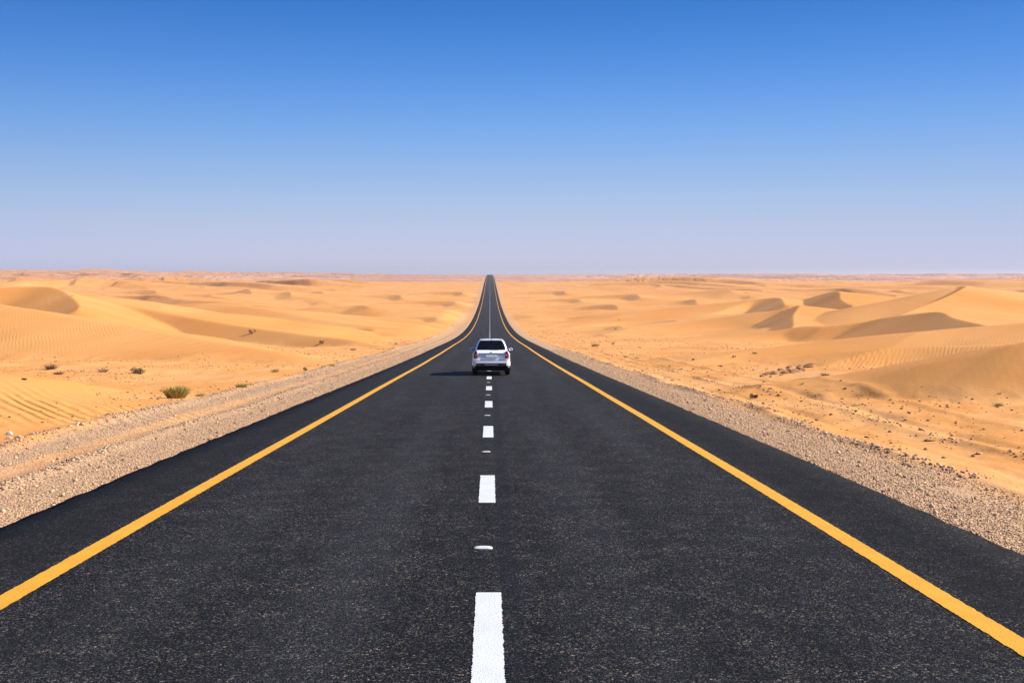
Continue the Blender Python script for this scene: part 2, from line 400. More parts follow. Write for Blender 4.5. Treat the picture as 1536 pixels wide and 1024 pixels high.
    sh = q.math('MULTIPLY', q.math('SUBTRACT', 1., vc.outputs['Distance']), grav)
    b3 = q.bump(q.math('MULTIPLY', sh, nearm), 1., .02, b2)
    b4 = q.bump(gm, 1., .03, b3)
    # small hummocks of the far plain
    hf = q.math('MULTIPLY', q.noise(q.mapv(P, (1, .6, 1)), .05, 6, .62), q.rng(Y, 700, 1200, 0., 1.))
    b5 = q.bump(hf, 1., 8.0, b4)
    q.l(b5, q.b.inputs['Normal'])
    return q.m

y_near = np.concatenate([-np.geomspace(300, .5, 40), np.linspace(0, 4.6, 24)])
y_mid = np.geomspace(5, 2100, 1180)
y_far = np.geomspace(2115, 16000, 170)
ROWS = np.concatenate([y_near, y_mid, y_far])
s1 = np.concatenate([np.linspace(0, .57, 560), np.linspace(.575, 1.0, 60), np.geomspace(1.04, 40, 34)])
XO = 5.25
gY = ROWS[:, None]; g = np.where(gY > 0, gY + 7, 7 + .6 * np.abs(gY))
xs = XO + s1[None, :] * g
xs = np.where(xs > 14000, 14000 + (xs - 14000) * .001, xs)
XX = np.concatenate([-xs[:, ::-1], xs], 1) + RCX
YY = np.broadcast_to(gY, XX.shape).copy()
ZZ, DM = terrain(XX.ravel(), YY.ravel())
nr_, nc_ = XX.shape
ncl = len(s1)
ZZ2 = ZZ.reshape(nr_, nc_)
V = np.stack([XX.ravel(), YY.ravel(), ZZ2.ravel()], 1)
# underside of the road: sink the two innermost columns
Z2 = V[:, 2].reshape(nr_, nc_)
Z2[:, ncl - 1] -= .06; Z2[:, ncl] -= .06
idx = np.arange(nr_ * nc_).reshape(nr_, nc_)
FQ = np.stack([idx[:-1, :-1].ravel(), idx[:-1, 1:].ravel(), idx[1:, 1:].ravel(), idx[1:, :-1].ravel()], 1)
M_sand = sand_material()
ter = mesh_obj('desert_ground', V, FQ, M_sand, smooth=True)
tag(ter, 'rolling orange sand desert on both sides of the road', None, kind='structure')
at_ = ter.data.attributes.new('dune', 'FLOAT', 'POINT'); at_.data.foreach_set('value', DM.astype(np.float32))
def blob(u, v, rx, ry, k=1.):
    g_ = ground(u, v); return k * np.exp(-((V[:, 0] - g_.x) / rx)**2 - ((V[:, 1] - g_.y) / ry)**2)
RC = np.zeros((len(V), 4)); RC[:, 3] = 1
RC[:, 0] = blob(60, 498, 13, 10, 1.) + blob(1330, 530, 9, 8, 1.)
RC[:, 1] = blob(1500, 560, 6, 5, 1.) + blob(1400, 570, 5, 5, .5)
RC[:, 2] = blob(85, 612, 3.0, 2.2, 1.)
at2 = ter.data.attributes.new('ripple', 'FLOAT_COLOR', 'POINT'); at2.data.foreach_set('color', np.clip(RC, 0, 1).astype(np.float32).ravel())

# ------------------------------------------------------------------ road
def asphalt():
    q = NB('asphalt'); P = q.pos()
    sx = q.n('ShaderNodeSeparateXYZ'); q.l(P, sx.inputs[0]); ax = q.math('ABSOLUTE', q.math('ADD', sx.outputs[0], -RCX))
    v = q.n('ShaderNodeTexVoronoi'); v.inputs['Scale'].default_value = 88.; q.l(P, v.inputs['Vector'])
    sc_ = q.n('ShaderNodeSeparateColor'); q.l(v.outputs['Color'], sc_.inputs[0])
    v2 = q.n('ShaderNodeTexVoronoi'); v2.inputs['Scale'].default_value = 56.; q.l(P, v2.inputs['Vector'])
    s2 = q.n('ShaderNodeSeparateColor'); q.l(v2.outputs['Color'], s2.inputs[0])
    lane = q.mix(q.rng(q.noise(q.mapv(P, (1, .07, 1)), 1.1, 5, .6), .3, .7), (.0065, .0063, .0068), (.018, .0175, .018))
    shd = q.mix(q.noise(q.mapv(P, (1, .2, 1)), 1.2, 5, .6), (.009, .0085, .008), (.016, .015, .014))
    base = q.mix(q.rng(ax, 3.9, 4.15), lane, shd)
    # wheel paths polished a little paler, a darker strip of bitumen between them
    wp = q.rng(q.math('ABSOLUTE', q.math('ADD', q.math('ABSOLUTE', q.math('ADD', ax, -1.95)), -.8)), .1, .6, 1., 0.)
    base = q.mix(q.math('MULTIPLY', q.math('MULTIPLY', wp, q.rng(q.noise(q.mapv(P, (1, .05, 1)), .8, 4), .35, .65)), .55), base, (.034, .034, .036))
    blot = q.rng(q.noise(q.mapv(P, (1, .3, 1)), .33, 4, .6), .50, .68)
    base = q.mix(q.math('MULTIPLY', blot, .4), base, (.008, .008, .009))
    gm_ = q.rng(q.noise(P, 2.3, 5, .65), .35, .7, .35, 1.)
    c = q.mix(q.math('MULTIPLY', q.rng(sc_.outputs[0], .50, .95), q.math('MULTIPLY', q.math('MULTIPLY', gm_, q.rng(ax, 3.9, 4.3, 1., .5)), .85)), base, (.115, .106, .095))
    c = q.mix(q.math('MULTIPLY', q.rng(s2.outputs[0], .89, .96), q.math('MULTIPLY', q.math('MULTIPLY', gm_, q.rng(ax, 3.9, 4.3, 1., .5)), .72)), c, q.mix(s2.outputs[1], (.13, .12, .11), (.42, .30, .22)))
    c = q.mix(q.math('MULTIPLY', q.rng(sc_.outputs[2], .40, .8), .85), c, (.004, .004, .004))
    seam = q.rng(q.math('ABSOLUTE', q.math('ADD', sx.outputs[0], -.16)), .05, .14, 1., 0.)
    c = q.mix(q.math('MULTIPLY', seam, .4), c, (.010, .010, .013))
    # dust blown onto the very edge
    du = q.math('MULTIPLY', q.rng(ax, 5.15, 5.42), q.rng(q.noise(P, 2.4, 5, .7), .5, .8))
    c = q.mix(q.math('MULTIPLY', du, .3), c, (.35, .21, .11))
    q.col(c); q.rough(.9); q.spec(.10)
    h = q.math('ADD', q.math('MULTIPLY', q.math('SUBTRACT', .8, v.outputs['Distance']), .6), q.math('MULTIPLY', q.math('SUBTRACT', .8, v2.outputs['Distance']), .7))
    q.l(q.bump(q.math('MULTIPLY', h, q.rng(sx.outputs[1], 14, 60, 1., 0.)), 1., .010), q.b.inputs['Normal'])
    return q.m
M_asph = asphalt()
yr = ROWS[(ROWS > -200) & (ROWS < 6000)]
edge = lambda y, sd_: 5.34 + (.035 * noise(y * 1.7, y * 0, sd_) + .02 * noise(y * 6., y * 0, sd_ + 5)) * (y < 300) + .025 * noise(y / 8., y * 0, sd_ + 9)
cols = np.array([-1, -.9, -.7, -.5, -.25, 0, .25, .5, .7, .9, 1])
RV = []
for sd_, s in ((0, 1),):
    eL = edge(yr, 101); eR = edge(yr, 131)
    half = np.where(cols[None, :] < 0, eL[:, None], eR[:, None])
    X = cols[None, :] * half
    Z = prof(yr)[:, None] - .006 * np.abs(X)      # slight crossfall
    core = np.stack([X + RCX, np.broadcast_to(yr[:, None], X.shape), Z], 2)
    l0 = core[:, :1].copy(); l0[:, :, 0] -= .03; l0[:, :, 2] -= .16
    r0 = core[:, -1:].copy(); r0[:, :, 0] += .03; r0[:, :, 2] -= .16
    G = np.concatenate([l0, core, r0], 1)
n_, c_ = G.shape[:2]; idx = np.arange(n_ * c_).reshape(n_, c_)
road = mesh_obj('road', G.reshape(-1, 3), np.stack([idx[:-1, :-1].ravel(), idx[:-1, 1:].ravel(), idx[1:, 1:].ravel(), idx[1:, :-1].ravel()], 1), M_asph)
tag(road, 'straight dark asphalt road running to the horizon', None, kind='structure')

def paint(name, c1, c2, wear):
    q = NB(name); P = q.pos()
    n = q.noise(P, 45, 5, .7); v = q.vor(P, 75.)
    c = q.mix(q.rng(q.noise(P, 3, 4), .3, .7), c1, c2)
    c = q.mix(q.math('MULTIPLY', q.rng(n, .58, .72), wear), c, tuple(x * .45 for x in c1))
    q.col(c); q.rough(.7)
    q.l(q.bump(q.math('ADD', v, n), .6, .004), q.b.inputs['Normal']); return q.m
M_yel = paint('yellow_paint', (.65, .285, .006), (.71, .325, .010), .4)
M_wht = paint('white_paint', (.575, .565, .535), (.635, .625, .595), .7)
def zr(x, y): return prof(y) - .006 * np.abs(x - RCX)
def strip(x0f, x1f, ys, up=.005):
    a = np.stack([x0f, ys, zr(x0f, ys) + up], 1); b = np.stack([x1f, ys, zr(x1f, ys) + up], 1)
    v = np.stack([a, b], 1).reshape(-1, 3); i = np.arange(len(ys) - 1) * 2
    return v, np.stack([i, i + 1, i + 3, i + 2], 1)
ysd = np.unique(np.concatenate([yr[yr < 2400], np.arange(-5, 30, .03)]))
for cx in (-3.85, 3.85):
    ed = lambda s_: (.008 * noise(ysd * 9, ysd * 0, s_) + .005 * noise(ysd * 31, ysd * 0, s_ + 2)) * (ysd < 60)
    drift = .03 * noise(ysd / 14, ysd * 0, 77 + cx)
    hw = .1 + .00002 * ysd
    v, f = strip(RCX + cx - .105 + ed(1) + drift, RCX + cx + .105 + ed(4) + drift, ysd, .005)
    o = mesh_obj('yellow_edge_line', v, f, M_yel)
    tag(o, 'solid yellow painted line along the %s edge of the road' % ('left' if cx < 0 else 'right'), None, kind='structure')
# dashes: far ends about every 6.7 m, each 1.9 m long
vv, ff, k = [], [], 0
DASH = [(4.9, 8.18), (12.33, 14.57), (19.56, 21.79), (26.8, 29.1)] + [(34.1 + 7.25 * i, 36.4 + 7.25 * i) for i in range(11)] + [(113.85 + 16 * i, 118.85 + 16 * i) for i in range(80)]
for a, b in [(-2.3, 0.9)] + DASH:
    ys_ = np.linspace(a, b, 320 if b < 30 else 4)
    jit = lambda s_: (.006 * noise(ys_ * 9, ys_ * 0, s_) + .006 * noise(ys_ * 41, ys_ * 0, s_ + 1) + .006 * noise(ys_ * 97, ys_ * 0, s_ + 2)) * (b < 40)
    cxx = RCX + (.115 if b < 10 else .09)
    v, f = strip(cxx - .105 + jit(3), cxx + .105 + jit(8), ys_, .006)
    vv.append(v); ff.append(f + k); k += len(v)
o = mesh_obj('centre_line', np.concatenate(vv), np.concatenate(ff), M_wht)
tag(o, 'white dashed centre line painted on the asphalt', None, kind='structure')

# ------------------------------------------------------------------ raised road studs between the dashes
M_stud = simple('stud_ceramic', (.58, .57, .52), .5)
M_lens = simple('stud_lens', (.55, .52, .45), .15)
def make_stud():
    bm = bmesh.new(); vs_ = []
    rings = [(0, 1.0), (.007, 1.0), (.016, .8), (.020, .55)]
    for z, k in rings:
        vs_.append([bm.verts.new((math.copysign(abs(math.cos(t))**.6, math.cos(t)) * .085 * k, math.copysign(abs(math.sin(t))**.6, math.sin(t)) * .05 * k, z)) for t in [2*math.pi*(i+.5)/20 for i in range(20)]])
    for a_, b_ in zip(vs_, vs_[1:]):
        for i in range(20): bm.faces.new((a_[i], a_[(i+1) % 20], b_[(i+1) % 20], b_[i]))
    bm.faces.new(vs_[-1]); bm.faces.new(vs_[0][::-1])
    me = bpy.data.meshes.new('road_stud'); bm.to_mesh(me); bm.free(); me.materials.append(M_stud)
    o = bpy.data.objects.new('road_stud', me); SC.collection.objects.link(o)
    ln = mesh_obj('reflector', [(-.055, -.0505, .0075), (.055, -.0505, .0075), (.05, -.0425, .0155), (-.05, -.0425, .0155)], [(0, 1, 2, 3)], M_lens, parent=o)
    return o
st0 = make_stud()
studs = [(9.83, 1.0, 'widest white road stud, between the two nearest white dashes'),
         (17.3, .8, 'second white road stud from the viewer, between the second and third dashes'),
         (24.4, .8, 'third white road stud from the viewer, beyond the third dash'),
         (31.7, .8, 'fourth white road stud from the viewer, on the centre line'),
         (38.9, .8, 'white road stud nearest behind the white car')]
for i, (y, k, lab) in enumerate(studs):
    if i == 0: o = st0
    else:
        o = st0.copy(); SC.collection.objects.link(o)
        for ch in st0.children:
            c = ch.copy(); SC.collection.objects.link(c); c.parent = o
    x = RCX + .06
    o.location = (x, y, float(zr(x, y)) + .001); o.rotation_euler = (math.atan(float(prof(y+.5)-prof(y-.5))), 0, 0); o.scale = (k * 1.1, k, k)
    tag(o, lab, 'road stud', 'road studs on the centre line')

# ------------------------------------------------------------------ the white car driving away
def loft_obj(name, rings, mat, parent, close=True, caps=True, smooth=True, angle=None):
    v = [p for r_ in rings for p in r_]; n = len(rings[0]); f = []
    for k in range(len(rings) - 1):
        for i in range(n if close else n - 1):
            j = (i + 1) % n; f.append((k*n+i, k*n+j, (k+1)*n+j, (k+1)*n+i))
    if caps: f.append(tuple(range(n))[::-1]); f.append(tuple(range((len(rings)-1)*n, len(rings)*n)))
    o = mesh_obj(name, v, f, mat, parent, smooth)
    bm = bmesh.new(); bm.from_mesh(o.data); bmesh.ops.recalc_face_normals(bm, faces=bm.faces); bm.to_mesh(o.data); bm.free()
    if smooth:
        try: o.data.set_sharp_from_angle(angle=R(angle or 35))
        except Exception: pass
    return o

def box_obj(name, x0, x1, y0, y1, z0, z1, mat, parent, bev=.012, taper=1.):
    bm = bmesh.new(); bmesh.ops.create_cube(bm, size=1)
    for v in bm.verts:
        k = taper if v.co.z > 0 else 1
        v.co = Vector(((x0+x1)/2 + v.co.x*(x1-x0)*k, (y0+y1)/2 + v.co.y*(y1-y0)*k, (z0+z1)/2 + v.co.z*(z1-z0)))
    if bev: bmesh.ops.bevel(bm, geom=bm.edges[:], offset=bev, segments=2, affect='EDGES')
    me = bpy.data.meshes.new(name); bm.to_mesh(me); bm.free(); me.materials.append(mat)
    o = bpy.data.objects.new(name, me); SC.collection.objects.link(o); o.parent = parent; return o

CARP = simple('car_paint', (.87, .87, .87), .28, 0, .5, .6)
GLS = simple('dark_glass', (.004, .004, .005), .12, 0, .22)
BLK = simple('black_trim', (.012, .012, .013), .6)
DRK = simple('underbody', (.006, .006, .006), .95, 0, .1)
RED = simple('tail_lamp_red', (.26, .008, .010), .15, 0, .5, .5)
RED2 = simple('tail_lamp_dark', (.10, .008, .012), .2)
CLR = simple('lamp_clear', (.5, .35, .34), .15)
CHR = simple('chrome', (.55, .56, .58), .15, 1.)
PLT = simple('number_plate_white', (.75, .75, .73), .5)
TYR = simple('tyre_rubber', (.012, .012, .012), .9, 0, .2)
ALY = simple('alloy', (.35, .35, .36), .35, .9)
REFL = simple('red_reflector', (.16, .01, .012), .35)

car = bpy.data.objects.new('station_wagon', None); SC.collection.objects.link(car)
tag(car, 'white station wagon driving away, its rear facing us, over the dashed centre line', 'car')
# lower body: sections along the length; each section is a rounded box
def sect(y, hw, zb, zt, tum=.05, n=9):
    """closed section in the x-z plane: sill, bulging flank, shoulder, nearly flat top"""
    half = [(hw*.90, zb), (hw*.965, zb+.06), (hw*.99, zb+.18), (hw, zb+(zt-zb)*.45), (hw*.995, zb+(zt-zb)*.62), (hw*.975, zb+(zt-zb)*.80), (hw*.935, zt-.05), (hw*.88, zt-.012), (hw*.6, zt+.004), (hw*.25, zt+.012)]
    pts = [(x, z) for x, z in half] + [(-x, z) for x, z in half[::-1]]
    return [(x, y, z) for x, z in pts]
secs = [(.030, .60, .52, .86), (.012, .80, .46, .98), (.030, .87, .43, 1.08), (.10, .895, .36, 1.135), (.22, .905, .33, 1.14), (.6, .912, .30, 1.13), (1.2, .915, .28, 1.10), (2.2, .915, .28, 1.07), (3.2, .91, .28, 1.04), (3.75, .90, .29, .985), (4.25, .88, .31, .90), (4.52, .83, .36, .80), (4.64, .74, .42, .70), (4.66, .6, .46, .64)]
body = loft_obj('body', [sect(*q_) for q_ in secs], CARP, car, angle=50)
# greenhouse
def ring(z, y0, y1, hw0, hw1, r=.10):
    """rounded rectangle seen from above; narrower at the back (hw0) than in front (hw1) or the reverse"""
    out = []
    for (sx, yy, hw) in ((1, y0, hw0), (1, y1, hw1), (-1, y1, hw1), (-1, y0, hw0)):
        for t in (0, 30, 60, 90):
            a_ = R(t); c_, s_ = math.cos(a_), math.sin(a_)
            if sx == 1 and yy == y0: px_, py_ = hw - r + r*s_, y0 + r - r*c_
            elif sx == 1: px_, py_ = hw - r + r*c_, y1 - r + r*s_
            elif yy == y1: px_, py_ = -hw + r - r*s_, y1 - r + r*c_
            else: px_, py_ = -hw + r - r*c_, y0 + r - r*s_
            out.append((px_, py_, z))
    return out
G0 = (.14, 3.55, .785, .79); G1 = (.47, 2.55, .60, .60)
def gz(z):
    t = (z - 1.10) / (1.62 - 1.10); tt = t + .10 * math.sin(math.pi * t)
    return [G0[i] + (G1[i] - G0[i]) * (t if i < 2 else t - .16 * math.sin(math.pi*min(t,1))) for i in range(4)]
rings = [ring(z, *gz(z)) for z in (1.05, 1.10, 1.2, 1.3, 1.4, 1.5, 1.58)]
rings += [ring(1.635, .50, 2.50, .575, .575, .13), ring(1.665, .60, 2.36, .50, .50, .14), ring(1.685, .85, 2.0, .30, .30, .14)]
roof = loft_obj('cabin', rings, CARP, car, angle=45)
def pane(name, pts, mat=GLS, off=(0, 0, 0), parent=car, th=.006):
    """a curved quad strip: pts is a grid of rows"""
    n = len(pts[0]); v = [tuple(Vector(p) + Vector(off)) for r_ in pts for p in r_]
    f = [(k*n+i, k*n+i+1, (k+1)*n+i+1, (k+1)*n+i) for k in range(len(pts)-1) for i in range(n-1)]
    o = mesh_obj(name, v, f, mat, parent, True); m_ = o.modifiers.new('thickness', 'SOLIDIFY'); m_.thickness = th; m_.offset = 0
    return o
def rear_pt(x, z, d=.008):
    g_ = gz(z); hw = g_[2]; r_ = .10; xx = min(abs(x), hw)
    k = max(0, xx - (hw - r_)); return (x, g_[0] + r_ - math.sqrt(max(r_*r_ - k*k, 0)) - d, z)
zs_ = [1.185, 1.25, 1.33, 1.41, 1.49, 1.56, 1.595]
def ghw(z): return gz(z)[2]
pane('rear_window', [[rear_pt(t * (ghw(z) - (.075 if z < 1.59 else .10)), z) for t in np.linspace(-1, 1, 13)] for z in zs_])
rw_sp = box_obj('roof_spoiler', -.535, .535, .40, .60, 1.618, 1.655, CARP, car, .014)
box_obj('brake_light', -.11, .11, .392, .402, 1.628, 1.640, RED2, car, 0)
# side windows
def side_pt(s_, y, z):
    g_ = gz(z); f_ = (y - g_[0]) / (g_[1] - g_[0]); return (s_ * (g_[2] + (g_[3]-g_[2]) * f_ + .006), y, z)
for s_ in (-1, 1):
    for nm_, (a0, a1, b0, b1) in {'quarter_window': (.40, .95, .58, 1.0), 'rear_side_window': (1.02, 1.92, 1.05, 1.88), 'front_side_window': (1.98, 3.05, 1.94, 2.52)}.items():
        rows_ = []
        for t in np.linspace(0, 1, 6):
            z = 1.16 + t * .40
            ya, yb = a0 + (b0 - a0) * t, a1 + (b1 - a1) * t
            rows_.append([side_pt(s_, ya + (yb - ya) * k, z) for k in np.linspace(0, 1, 6)])
        pane('side_window', rows_)
def wind_pt(x, z):
    g_ = gz(z); return (x, g_[1] + .008 - .25 * abs(x)**2 * .2, z)
pane('windscreen', [[wind_pt(t * (gz(z)[3] - .09), z) for t in np.linspace(-1, 1, 9)] for z in (1.14, 1.25, 1.35, 1.45, 1.55)])
# tailgate details
box_obj('tailgate_garnish', -.60, .60, -.012, .04, .985, 1.035, simple('blue_grey_chrome', (.28, .33, .38), .3, .7), car, .01)  # blue-grey metal band across the tailgate
pl = box_obj('plate_recess', -.30, .30, -.008, .03, .80, .975, simple('recess', (.62, .64, .66), .5), car, .01)
box_obj('number_plate', -.25, .25, -.016, -.004, .845, .945, PLT, car, .004)
box_obj('badge', -.03, .03, .002, .06, 1.06, 1.10, BLK, car, .01)
box_obj('bumper_line', -.78, .78, -.004, .02, .688, .704, BLK, car, 0)
bum = loft_obj('bumper', [[(x_, y_, z_) for (x_, z_) in ((h*1.0, .46), (h*1.0, .56), (h*.99, .64), (h*.96, .685), (-h*.96, .685), (-h*.99, .64), (-h, .56), (-h, .46))] for y_, h in ((-.055, .72), (-.05, .80), (-.02, .865), (.06, .905), (.20, .918))], CARP, car, angle=40)
box_obj('bumper_insert', -.74, .74, -.068, .05, .44, .60, BLK, car, .02)
box_obj('skid_plate', -.33, .33, -.078, .02, .475, .54, simple('satin_grey', (.16, .17, .19), .5), car, .01)
for s_ in (-1, 1):
    box_obj('rear_reflector', *(sorted((s_*.50, s_*.73))), -.08, -.05, .49, .58, REFL, car, .008)
    # tail lamp wrapping the corner: wide at the bottom, narrowing to the top
    xs_b = [.60, .68, .76, .825, .865, .885]; rows_ = []
    for t in np.linspace(0, 1, 7):
        z = .80 + t * .34; lo = .655 + .035 * t; hi = .885 - .11 * t**1.3
        row = []
        for k in np.linspace(0, 1, 8):
            x_ = lo + (hi - lo) * k; y_ = -.004 + .09 * max(0, (x_ - .70) / .19)**2.2 + .075 * max(0, t - .55) * 1.2
            row.append((s_ * x_, y_, z))
        rows_.append(row)
    tl = pane('tail_light', rows_, RED, th=.03)
    rows2 = [[(p[0], p[1] - .017, p[2]) for p in r_[:7]] for r_ in rows_[4:7]]
    pane('lamp_upper', rows2, RED2, parent=tl, th=.004)
    rows3 = [[(p[0], p[1] - .018, p[2]) for p in r_[2:4]] for r_ in rows_[2:4]]
    pane('lamp_lens', rows3, CLR, parent=tl, th=.004)
    # mirrors
    mr_ = loft_obj('door_mirror', [[(s_ * (.985 + math.cos(t) * .10 * k), 2.62 + dy, 1.16 + math.sin(t) * .07 * k) for t in np.linspace(0, 2*math.pi, 13)[:-1]] for dy, k in ((-.01, .9), (0, 1), (.06, 1), (.12, .75), (.15, .4))], CARP, car)
    pane('mirror_glass', [[(s_ * (.912 + a_ * .14), 2.603, 1.12 + b_ * .085) for a_ in (0, .5, 1)] for b_ in (0, .5, 1)], simple('mirror', (.5, .55, .6), .03, 1.), parent=mr_)
    box_obj('mirror_arm', *(sorted((s_*.80, s_*.95))), 2.66, 2.72, 1.10, 1.14, BLK, car, .008)
    # roof rails
    loft_obj('roof_rail', [[(s_ * (.535 + .016 * math.cos(t)), y_, z_ + .014 * math.sin(t)) for t in np.linspace(0, 2*math.pi, 7)[:-1]] for y_, z_ in ((.62, 1.645), (.70, 1.685), (1.5, 1.70), (2.2, 1.685), (2.3, 1.645))], CHR, car)
    # head lamps and door handles on the far side of the car
    box_obj('headlight', *(sorted((s_*.55, s_*.84))), 4.42, 4.58, .68, .80, CLR, car, .03)
    for yh in (1.15, 2.1): box_obj('door_handle', *(sorted((s_*.905, s_*.935))), yh, yh + .17, .93, .96, CARP, car, .008)
# floor pan and axle so that no daylight shows through
box_obj('underbody', -.80, .80, .10, 4.4, .22, .44, DRK, car, .02)
box_obj('rear_valance', -.80, .80, .0, .16, .235, .47, DRK, car, .02)
for s_ in (-1, 1):
    for yw in (.86, 3.72):
        bm = bmesh.new(); segs = 40; prof_ = [(-.115, .215), (-.12, .30), (-.095, .335), (-.04, .345), (.04, .345), (.095, .335), (.12, .30), (.115, .215)]
        rr = [[bm.verts.new((a_, b_ * math.cos(t), b_ * math.sin(t))) for a_, b_ in prof_] for t in [2*math.pi*i/segs for i in range(segs)]]
        for i in range(segs):
            for j in range(len(prof_) - 1): bm.faces.new((rr[i][j], rr[i][j+1], rr[(i+1) % segs][j+1], rr[(i+1) % segs][j]))
        bmesh.ops.recalc_face_normals(bm, faces=bm.faces)
        me = bpy.data.meshes.new('wheel'); bm.to_mesh(me); bm.free(); me.materials.append(TYR)
        w = bpy.data.objects.new('wheel', me); SC.collection.objects.link(w); w.parent = car; w.location = (s_ * .785, yw, .345)
        # rim: dish with five spokes
        bm = bmesh.new()
        bmesh.ops.create_cone(bm, cap_ends=True, segments=32, radius1=.215, radius2=.215, depth=.10, matrix=Matrix.Rotation(math.pi/2, 4, 'Y'))
        for k in range(5):
            M_ = Matrix.Translation((s_ * .07, 0, 0)) @ Matrix.Rotation(2*math.pi*k/5, 4, 'X') @ Matrix.Translation((0, 0, .10)) @ Matrix.Diagonal((.03, .05, .2, 1))
            bmesh.ops.create_cube(bm, size=1, matrix=M_)
        me = bpy.data.meshes.new('rim'); bm.to_mesh(me); bm.free(); me.materials.append(ALY)
        rm = bpy.data.objects.new('rim', me); SC.collection.objects.link(rm); rm.parent = w
        # black arch lining
        arch = [[(s_ * xx, yw + rr_ * math.cos(t), .345 + rr_ * math.sin(t)) for t in np.linspace(-.45, math.pi + .45, 20)] for rr_, xx in ((.33, .9185), (.405, .9215))]
        pane('wheel_arch', arch, BLK, th=.012)
loft_obj('exhaust_pipe', [[(.48 + .03 * k * math.cos(t), y_, .30 + .03 * k * math.sin(t)) for t in np.linspace(0, 2*math.pi, 11)[:-1]] for y_, k in ((-.04, 1), (.3, 1), (.3, .8), (-.03, .8))], CHR, car, caps=False)
loft_obj('antenna', [[(.0 + .014 * k * math.cos(t), .72 + dy, z_ + .0 * math.sin(t) + .014 * k * math.sin(t)) for t in np.linspace(0, 2*math.pi, 7)[:-1]] for dy, z_, k in ((0, 1.67, 2.2), (-.05, 1.70, 1.2), (-.16, 1.745, .5))], BLK, car)
box_obj('rear_wiper', -.02, .40, .165, .18, 1.205, 1.222, BLK, car, .003)
CY = 44.4
car.location = (.055, CY, float(zr(.05, CY)) + .004)
car.scale = (.93, .965, .965)
car.rotation_euler = (math.atan(float(prof(CY+4)-prof(CY))/4), 0, 0)

# ------------------------------------------------------------------ shrubs, grass tufts, dead brush
def leaf_mat(name, c1, c2, c3):
    q = NB(name); g_ = q.n('ShaderNodeNewGeometry').outputs['Random Per Island']
    q.col(q.mix(q.rng(g_, .3, 1., smooth=False), q.mix(q.rng(g_, 0., .5, smooth=False), c1, c2), c3)); q.rough(.8); q.spec(.2); return q.m
M_green = leaf_mat('desert_grass', (.15, .15, .035), (.27, .245, .06), (.50, .40, .14))
M_olive = leaf_mat('olive_scrub', (.06, .055, .025), (.13, .11, .045), (.26, .19, .09))
M_twig = leaf_mat('dry_twigs', (.10, .06, .04), (.17, .105, .07), (.30, .20, .13))
M_dark = leaf_mat('dark_scrub', (.030, .022, .016), (.06, .045, .025), (.12, .08, .045))
M_root = simple('woody_root', (.10, .065, .045), .9)
def blades(n, w, h, rr, spread, thick, seed, bend=.4):
    """curved tapering blades from a small base, as arrays"""
    g_ = np.random.default_rng(seed); vs_, fs_ = [], []
    a = g_.uniform(0, 2*np.pi, n); rad = np.sqrt(g_.random(n)) * rr; L_ = h * g_.uniform(.55, 1.08, n)
    lean = (rad / max(rr, 1e-6)) * spread * g_.uniform(.5, 1.2, n) + .05
    ta = a + g_.normal(0, .35, n); wd = thick * g_.uniform(.6, 1.4, n)
    for i in range(n):
        bx, by = math.cos(a[i]) * rad[i] * w, math.sin(a[i]) * rad[i] * w
        dx, dy = math.cos(ta[i]), math.sin(ta[i]); px_, py_ = -dy, dx; k0 = len(vs_)
        if g_.random() < .5: px_, py_ = 1, 0
        for j, t in enumerate((0, .4, .75, 1)):
            le = lean[i] * t + bend * lean[i] * t * t
            c = (bx + dx * le * L_[i], by + dy * le * L_[i], L_[i] * (t - .35 * lean[i] * t * t) - .02)
            ww = wd[i] * (1 - .8 * t)
            vs_.append((c[0] - px_ * ww, c[1] - py_ * ww, c[2])); vs_.append((c[0] + px_ * ww, c[1] + py_ * ww, c[2]))
        for j in range(3): fs_.append((k0 + 2*j, k0 + 2*j + 1, k0 + 2*j + 3, k0 + 2*j + 2))
    return vs_, fs_
def scrub_leaves(n, sx, sy, h, size, seed, lobes=5):
    g_ = np.random.default_rng(seed); vs_, fs_ = [], []
    cen = [(g_.uniform(-.6, .6) * sx, g_.uniform(-.6, .6) * sy, g_.uniform(.25, .62) * h, g_.uniform(.25, .5)) for _ in range(lobes)]
    for i in range(n):
        c = cen[int(g_.integers(lobes))]; d = g_.normal(size=3); d /= np.linalg.norm(d); r_ = g_.random()**.45
        p = np.array([c[0] + d[0]*r_*c[3]*sx, c[1] + d[1]*r_*c[3]*sy, max(.01, c[2] + d[2]*r_*c[3]*h)])
        u_ = g_.normal(size=3); u_ /= np.linalg.norm(u_); w_ = np.cross(u_, g_.normal(size=3)); w_ /= np.linalg.norm(w_); s_ = size * g_.uniform(.6, 1.5)
        k0 = len(vs_); vs_ += [tuple(p - u_*s_ - w_*s_*.3), tuple(p + u_*s_ - w_*s_*.25), tuple(p + u_*s_*.8 + w_*s_*.4), tuple(p - u_*s_*.8 + w_*s_*.3)]
        fs_.append((k0, k0+1, k0+2, k0+3))
    return vs_, fs_
def place(o, u, v, Y0=7.):
    g_ = ground(u, v, Y0); o.location = g_; return g_
